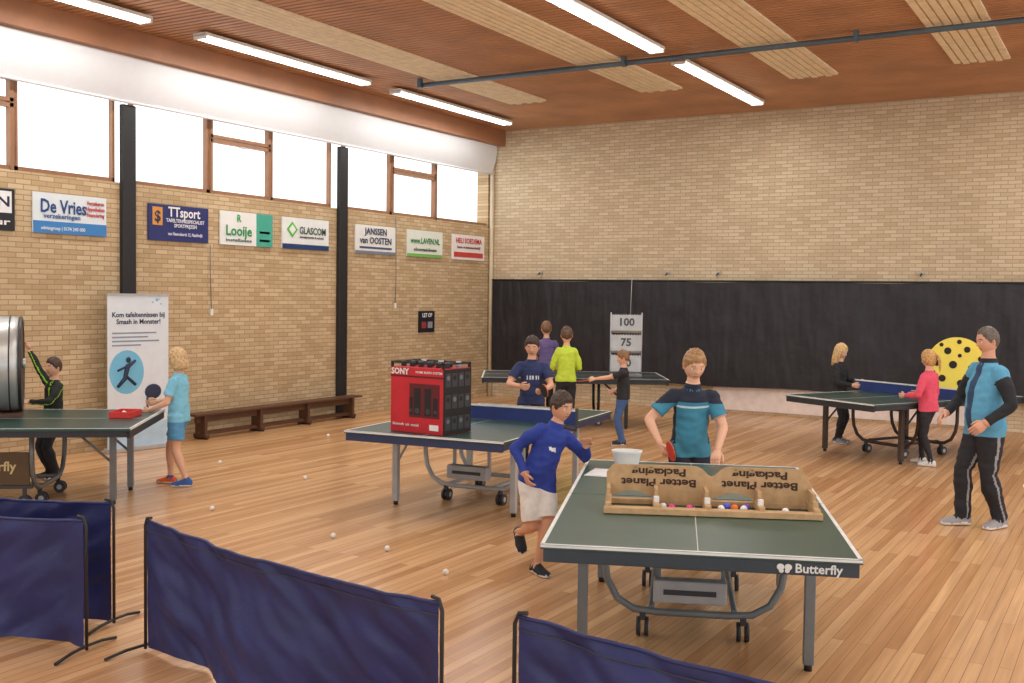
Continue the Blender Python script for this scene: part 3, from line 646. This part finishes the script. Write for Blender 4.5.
    def lab(c):
        l,part,tt,a=src_i[kd.find(c)[1]]
        s=(c-pel).dot(t)/S
        if part in('torso','shirt','collar') or part.startswith('leg') or part.startswith('short'):
            if s>ncut: l=sk
            elif cl.get('collar') and s>shc+0.004 and part in('torso','shirt','collar'): l=cl['collar']
            elif part in('torso','shirt','collar'): l=top if s>hem+0.002 else bot
            elif s>hem+0.002: l=top
            elif part[:3] in('leg','sho') and legcut[int(part[-1])] and tt<2.2:
                pc,pn_=legcut[int(part[-1])]; l=bot if (c-pc).dot(pn_)<0 else sk
        elif part.startswith('arm') or part.startswith('sleeve'):
            pc,pn_=armcut[int(part[-1])]
            far=(c-pc).dot(pn_)>0
            if long_s: l=sk if (far and tt>3) else slab
            else: l=slab if (not far and tt<2.2) else sk
        return l,part,tt,a
    cols=dict(cl['cols']); 
    def getm(l):
        if l=='skin': return skin(skinc)
        if l in cols:
            c=cols[l]; return mat('cloth_%d_%d_%d'%c,c,0.8,var=0.05,scale=20,bump=0.15,bscale=120) 
        if l=='sole': return M_white
        if l=='shoe': return mat('shoe_default',(60,60,66),0.5)
        if l=='hair': return mat('hair_%d_%d'%(hair[0],hair[1]),hair,0.5,var=0.25,scale=45)
        if l=='lips': return mat('lips_%d'%skinc[0],(int(skinc[0]*.88),int(skinc[1]*.68),int(skinc[2]*.68)),0.5)
        if l=='eye': return mat('eye_white',(232,228,224),0.3)
        if l=='iris': return mat('eye_iris',(46,34,28),0.2)
        return mat(l,(128,128,128))
    mb=MB()
    fs=[];fm=[]
    for p in em.polygons:
        c=p.center.copy(); l,part,tt,a=lab(c)
        if paint: l=paint(part,tt,a,l,c/S,(c-pel).dot(t)/S)
        fs.append(list(p.vertices)); fm.append(getm(l))
    for i,v in enumerate(nv):
        L_=lab(v)
        if L_[0]!=sk and not L_[1].startswith('foot'):
            q=v/S
            w=noise.noise(q*13+V((seed,0,0)))*0.0065+noise.noise(V((q.x*22,q.y*22,q.z*38+seed)))*0.0045
            nv[i]=v+nn[i]*w*S
    mb.add(nv,fs,fm,None,True)
    bpy.data.meshes.remove(em); bpy.data.meshes.remove(me)
    # head
    HS=hh*S
    Rh=Matrix.Rotation(math.radians(hyaw),4,'Z')@Matrix.Rotation(hp,4,'X')@Matrix.Rotation(math.radians(hroll),4,'Y')
    MH=Matrix.Translation(headc)@Rh@Matrix.Scale(HS,4)
    g=lambda a,s: math.exp(-(a/s)**2)
    def hshape(d,off=0.0):
        x,y,z=d.x*0.335,d.y*0.40,d.z*0.5
        s=max(0,-d.z)
        x*=1-0.30*s**1.5
        if d.y<0: y*=1-0.32*s
        else: y*=1-0.10*s
        if z>0: y*=1+0.05*d.z
        if d.y>0:
            f=min(1,d.y*1.6)
            y+= f*(0.08*g(x,0.05)*(max(0,min(1,(0.06-z)/0.19)) if z>-0.13 else max(0,1-(-0.13-z)/0.05)))
            y-= f*0.028*(g(x-0.135,0.07)+g(x+0.135,0.07))*g(z-0.0,0.05)
            y+= f*0.010*g(z-0.085,0.04)
            y+= f*0.020*g(x,0.11)*g(z+0.255,0.035)
            y+= f*0.030*g(x,0.12)*g(z+0.42,0.07)
        return V((x,y,z))*(1+off)
    LA,LO=52,56
    vs=[];dirs=[]
    for i in range(LA+1):
        th=math.pi*i/LA
        for k in range(LO):
            ph=2*math.pi*k/LO
            d=V((math.sin(th)*math.sin(ph),math.sin(th)*math.cos(ph),math.cos(th))); dirs.append(d); vs.append(hshape(d))
    fs=[];fm=[]
    for i in range(LA):
        for k in range(LO):
            k2=(k+1)%LO; q=[i*LO+k,(i+1)*LO+k,(i+1)*LO+k2,i*LO+k2]; c=sum((vs[j] for j in q),V())/4
            l='skin'
            if c.y>0:
                if abs(c.z+0.255)<0.024-0.1*abs(c.x)*0.2 and abs(c.x)<0.095: l='lips'
                if 0.07<abs(c.x)<0.20 and abs(c.z-0.100)<0.012: l='hair'
            fs.append(q); fm.append(getm(l))
    mb.add(vs,fs,fm,MH,True)
    for sx in (-1,1):
        e=hshape(V((sx*0.40,0.9,0.0)).normalized())
        mb.ball((sx*0.135,e.y-0.026,0.0),0.048,getm('eye'),M=MH,scl=(1.1,1,0.66)); mb.ball((sx*0.135,e.y-0.002,0.0),0.026,getm('iris'),M=MH)
        mb.ball((sx*0.335,-0.03,-0.04),0.1,getm('skin'),M=MH,scl=(0.32,0.62,1.05))
        mb.ball((sx*0.355,-0.02,-0.03),0.06,mat('ear_inner_%d'%skinc[0],(int(skinc[0]*.88),int(skinc[1]*.7),int(skinc[2]*.68))),M=MH,scl=(0.25,0.55,1.0))
    long_=hairstyle in('long','bob','pony')
    def hl(phi,z):
        a=abs(phi)
        if hairstyle=='adult': pts=[(0,0.30),(30,0.31),(45,0.22),(65,0.10),(85,-0.05),(100,0.02),(120,-0.20),(180,-0.28)]
        elif long_: pts=[(0,0.27),(25,0.24),(42,0.05),(55,-0.12),(75,-0.25),(100,-0.35),(180,-0.42)]
        else: pts=[(0,0.22),(28,0.22),(45,0.16),(62,0.06),(80,-0.06),(92,0.05),(112,-0.14),(180,-0.28)]
        for j in range(len(pts)-1):
            if a<=pts[j+1][0]:
                u=(a-pts[j][0])/(pts[j+1][0]-pts[j][0]); return pts[j][1]*(1-u)+pts[j+1][1]*u
        return pts[-1][1]
    thk={'short':0.05,'adult':0.035,'long':0.06,'bob':0.07,'pony':0.045}[hairstyle]
    vs2=[];th2=[]
    for j,d in enumerate(dirs):
        phi=math.degrees(math.atan2(d.x,d.y)); p=hshape(d)
        e=p.z-hl(phi,p.z)+0.03*noise.noise(V((phi*0.12,seed,0)))
        tt=max(0,min(1,e/0.09)); tt=tt*tt*(3-2*tt)
        topw=max(0,d.z)
        st=noise.noise(d*6+V((seed,0,0)))*0.4+noise.noise(V((d.x*16,d.z*3,seed)))*0.35
        th2.append(e)
        nrm=V((d.x/0.335,d.y/0.4,d.z/0.5)).normalized()
        tuft=0.035*topw*noise.noise(d*9+V((0,seed,0))) if hairstyle=='short' else 0
        vs2.append(p+nrm*(tt*thk*(1+st)*(0.6+0.6*topw)+tuft*tt+0.004))
    fs=[]
    for i in range(LA):
        for k in range(LO):
            k2=(k+1)%LO; q=[i*LO+k,(i+1)*LO+k,(i+1)*LO+k2,i*LO+k2]
            if max(th2[j] for j in q)>0: fs.append(q)
    mb.add(vs2,fs,getm('hair'),MH,True)
    hm=getm('hair')
    if hairstyle in('long','bob'):
        Ln=-0.95 if hairstyle=='long' else -0.50
        for k in range(48):
            a=math.radians(64+(296-64)*k/47)
            x=math.sin(a)*0.34; y=math.cos(a)*0.39
            jz=Ln+0.04*noise.noise(V((k*1.7,seed,0)))
            pts=[V((x*0.78,y*0.78,0.32)),V((x*0.98,y*0.98,0.14)),V((x*1.05,y*1.03,-0.03)),V((x*1.06,y*1.03-0.01,-0.22)),V((x*1.01,y*0.99-0.02,(jz-0.22)/2)),V((x*0.92,y*0.94,jz))]
            mb.tube(pts,[0.02,0.036,0.042,0.042,0.036,0.01],hm,seg=7,M=MH)
    if hairstyle=='pony':
        mb.tube([V((0,-0.40,0.15)),V((0,-0.52,0.1)),V((0.02,-0.57,-0.15)),V((0.03,-0.53,-0.5)),V((0.02,-0.5,-0.75))],[0.05,0.08,0.09,0.07,0.02],hm,seg=10,M=MH)
        mb.tube([V((0,-0.40,0.15)),V((0,-0.45,0.13))],0.07,getm(top),seg=10,M=MH)
    # hands
    info={}
    palm=palm or [None,None]
    hs=S/1.75*1.12
    for i in (0,1):
        sg=1 if i==0 else -1
        d=(wrp[i]-elb[i]).normalized(); w=wrp[i]
        pn=V(palm[i]) if palm[i] else V((-sg,0.25,0))
        pn=(pn-d*pn.dot(d)).normalized(); ac=d.cross(pn).normalized()
        thumb=ac if (ac.dot(V((0,1,0)))+ac.dot(V((0,0,1)))*0.6)>0 else -ac
        wl=w-d*0.01*hs
        mb.tube([wl,w+d*0.02*hs,w+d*0.055*hs,w+d*0.085*hs,w+d*0.094*hs],[(0.024*hs,0.017*hs),(0.031*hs,0.017*hs),(0.040*hs,0.016*hs),(0.040*hs,0.014*hs),(0.03*hs,0.008*hs)],getm('skin'),seg=14,side=ac)
        cu_=curl[i]
        for j,(off,ln,rr) in enumerate(((0.029,0.070,0.0092),(0.010,0.078,0.0095),(-0.010,0.072,0.009),(-0.028,0.056,0.008))):
            p=w+d*0.082*hs+thumb*off*hs; dd=d.copy(); pts=[p-d*0.02*hs,p]; ang=math.radians(cu_*(0.8+0.1*j))
            for q,fr in enumerate((0.45,0.32,0.23)):
                an_=ang*(q+1)*0.75
                dd=(d*math.cos(an_)+pn*math.sin(an_)).normalized(); p=p+dd*ln*fr*hs; pts.append(p)
            mb.tube(pts,[rr*hs,rr*1.05*hs,rr*hs,rr*0.9*hs,rr*0.55*hs],getm('skin'),seg=8)
        p0=w+d*0.022*hs+thumb*0.022*hs; td=(d*0.72+thumb*0.62+pn*0.3).normalized(); td2=(d*0.85+thumb*0.15+pn*0.5).normalized()
        mb.tube([p0,p0+td*0.035*hs,p0+td*0.035*hs+td2*0.03*hs,p0+td*0.035*hs+td2*0.052*hs],[0.013*hs,0.0125*hs,0.0105*hs,0.006*hs],getm('skin'),seg=8)
        info[i]=(w+d*0.07*hs+pn*0.022*hs,d,pn,thumb)
    Mw=TR(loc[0],loc[1],0,30.5+face)
    o=mb.obj(name,Mw)
    R3=Mw.to_3x3()
    return {i:(Mw@info[i][0],R3@info[i][1],R3@info[i][2],R3@info[i][3]) for i in info}
def man_paint(part,t,a,l,c,s):
    if part in('shirt','torso') and l=='jk' and c.y>0.035 and abs(c.x)<0.022: return 'tee'
    if part.startswith('arm'): return 'jk' if t<0.5 else l
    if part.startswith('leg') and l=='blk' and abs(math.cos(a))>0.985: return 'strp'
    return l
person('man',(-1.14,10.22),104,1.77,dict(top='jk',bottom='blk',sleeve='long',legs='long',hem=-0.06,loose=0.013,sleeve_label='blk',shoe='shg',collar='blk',legloose=1.25,
   cols={'jk':(92,164,200),'blk':(34,36,42),'tee':(44,70,104),'strp':(150,150,156),'shg':(160,160,165)}),
   wr=[(0.13,0.14,0.56),(-0.13,0.10,0.54)],elbow=[(0.6,-0.8,-0.2),(-0.6,-0.9,-0.1)],an=[(0.05,0.08,0.045),(-0.05,-0.06,0.045)],palm=[(0,-1,0.2),(0.6,-0.6,0)],
   hh=0.136,bulk=1.02,belly=0.018,hairstyle='adult',hair=(98,88,80),skinc=(216,162,134),hyaw=-8,hpitch=-8,paint=man_paint,footyaw=(14,-16),vox=0.011,seed=3)
def teen_paint(part,t,a,l,c,s):
    if l=='teal':
        if part in('shirt','torso'):
            if s>0.232: return 'dk'
            if abs(c.x)>0.080 and s>0.02: return 'dk'
            if 0.205<s<0.215: return 'lt'
        if part.startswith('sleeve') or part.startswith('arm'): return 'dk' if c.z>0.735 else 'teal'
    return l
I=person('boy',(-3.02,7.90),184,1.60,dict(top='teal',bottom='dk',sleeve='short',legs='long',hem=-0.04,loose=0.010,shoe='dk',collar='dk',cols={'teal':(62,136,164),'dk':(34,40,58),'lt':(190,214,222)}),
   wr=[(0.175,0.13,0.545),(-0.09,0.19,0.525)],elbow=[(0.9,-0.5,0),(-0.9,-0.6,0)],lean=9,hpitch=-18,hyaw=4,hair=(164,126,84),hh=0.152,bulk=1.0,palm=[(-0.8,0.2,-0.2),(0,0.1,-1)],curl=(62,30),paint=teen_paint,vox=0.0085,seed=5,cuts=(0.232,0.205,0.215))
bat(I[0][0],I[0][3]*1.0+I[0][1]*0.6,I[0][2])
def run_paint(part,t,a,l,c,s):
    if part in('shirt',) and 0.17<s<0.19 and c.y>0 and l=='blue' and c.x<-0.02 and c.x>-0.06: return 'wh'
    return l
person('boy',(-3.73,6.72),204,1.36,dict(top='blue',bottom='wh',sleeve='long',legs='shorts',short_len=0.92,hem=-0.04,loose=0.010,shoe='blk',sock=None,collar='blue',cols={'blue':(40,62,150),'wh':(230,226,220),'blk':(36,38,44)}),
   wr=[(0.10,0.05,0.535),(-0.22,0.14,0.68)],an=[(0.03,-0.15,0.17),(0.035,0.08,0.045)],elbow=[(0.7,-1,0.1),(-0.6,-0.5,-0.8)],lean=12,side=-15,drop=0.02,hyaw=18,hpitch=-10,hair=(66,48,38),skinc=(212,158,126),
   footpitch=(42,0),curl=(40,22),palm=[None,(0.2,0.3,-1)],vox=0.0085,seed=7,paint=run_paint)
def nv_paint(part,t,a,l,c,s):
    if part=='shirt' and c.y>0 and 0.155<s<0.185 and abs(c.x)<0.05 and int((c.x+1)*90)%2: return 'wht'
    return l
I=person('boy',(-6.06,10.75),184,1.52,dict(top='navy',bottom='blk',sleeve='short',legs='long',shoe='blk',cols={'navy':(38,50,92),'blk':(34,36,44),'wht':(210,214,220)}),
   wr=[(0.10,0.17,0.63),(-0.07,0.19,0.60)],elbow=[(0.7,-0.6,-0.3),(-0.7,-0.6,-0.3)],hpitch=-12,hyaw=-10,hair=(64,46,38),curl=(55,60),palm=[(-0.9,0,0.2),(0.5,0.0,0.5)],seed=9,skinc=(218,166,136),paint=nv_paint,vox=0.0095)
bat(I[1][0],I[1][3]*0.8+I[1][1]*0.4+V((0,0,-0.3)),h_*-1,mat('orange_rubber',(226,96,60),0.5))
person('boy',(-7.16,13.72),2,1.54,dict(top='lime',bottom='blk',sleeve='long',legs='long',loose=0.010,shoe='blk',cols={'lime':(196,222,70),'blk':(38,40,50)}),wr=[(0.09,0.16,0.60),(-0.09,0.16,0.60)],bulk=0.92,hair=(92,68,50),vox=0.012,seed=11,hpitch=-8)
person('boy',(-8.48,15.52),8,1.56,dict(top='pur',bottom='blk',sleeve='short',legs='long',loose=0.010,shoe='blk',cols={'pur':(108,92,142),'blk':(38,40,50)}),wr=[(0.10,0.16,0.60),(-0.10,0.16,0.60)],bulk=0.95,hair=(126,92,62),vox=0.013,seed=12)
I=person('boy',(-5.93,13.02),84,1.27,dict(top='blk',bottom='jean',sleeve='short',legs='long',legloose=1.1,shoe='blk',cols={'blk':(38,38,42),'jean':(66,98,148)}),
   wr=[(0.14,0.10,0.56),(-0.06,0.30,0.70)],elbow=[(0.6,-0.8,-0.3),(-0.3,0,-1)],hair=(136,98,64),hpitch=-8,curl=(40,60),vox=0.011,seed=13,palm=[None,(0.6,0,-0.3)])
bat(I[1][0],I[1][1],(0,0,1))
person('girl',(-3.56,15.0),232,1.38,dict(top='blk',bottom='blk',sleeve='long',legs='tight',shoe='shw',cols={'blk':(36,36,40),'shw':(130,130,134)}),
   wr=[(0.10,0.17,0.60),(-0.08,0.18,0.62)],hairstyle='long',hair=(214,180,124),hpitch=-14,vox=0.012,seed=14,hyaw=-10,curl=(60,60))
person('girl',(-2.17,13.64),42,1.40,dict(top='pink',bottom='blk',sleeve='long',legs='tight',shoe='shw',loose=0.012,hem=-0.05,cols={'pink':(228,84,110),'blk':(38,38,44),'shw':(225,225,225)}),
   wr=[(0.12,0.15,0.60),(-0.12,0.15,0.60)],hairstyle='pony',hair=(200,156,98),hpitch=-10,vox=0.012,seed=15,an=[(0.055,0.07,0.045),(-0.06,-0.07,0.045)])
def lb_paint(part,t,a,l,c,s):
    if part.startswith('arm') and abs(math.sin(a+0.8))<0.16 and l=='blk': return 'grn'
    if part=='shirt' and 0.045<abs(c.x)<0.055 and s>0.14: return 'grn'
    return l
person('boy',(-9.83,7.18),140,1.29,dict(top='blk',bottom='drk',sleeve='long',legs='long',shoe='blk',loose=0.010,cols={'blk':(34,36,38),'drk':(48,50,60),'grn':(150,220,50)}),
   wr=[(0.20,0.10,1.05),(-0.06,0.22,0.64)],elbow=[(0.8,-0.3,-0.6),(-0.8,-0.5,-0.3)],hair=(76,56,46),hyaw=10,hpitch=4,curl=(30,20),palm=[(0,1,0.3),(0,0,-1)],side=-4,paint=lb_paint,vox=0.010,seed=16,drop=0.015)
def sh_paint(part,t,a,l,c,s):
    return 'org' if (part.startswith('foot') and l=='shb' and c.y>0.04) else l
person('girl',(-8.43,7.62),86,1.40,dict(top='lbl',bottom='blu',sleeve='short',legs='shorts',short_len=0.7,hem=-0.05,loose=0.012,shoe='shb',sock='shb',sockt=4.75,cols={'lbl':(128,198,226),'blu':(90,156,202),'shb':(56,96,166),'org':(230,100,50)}),
   wr=[(0.10,0.20,0.60),(-0.10,0.17,0.56)],hairstyle='bob',hair=(206,174,128),hpitch=-12,vox=0.0095,seed=17,curl=(50,45),paint=sh_paint,an=[(0.05,0.08,0.045),(-0.055,-0.08,0.045)])
# ------------------------------------------------------------ world
w=bpy.data.worlds.new('world'); scene.world=w; w.use_nodes=True
bg=w.node_tree.nodes['Background']; bg.inputs[0].default_value=(0.95,0.98,1.0,1); bg.inputs[1].default_value=1.8
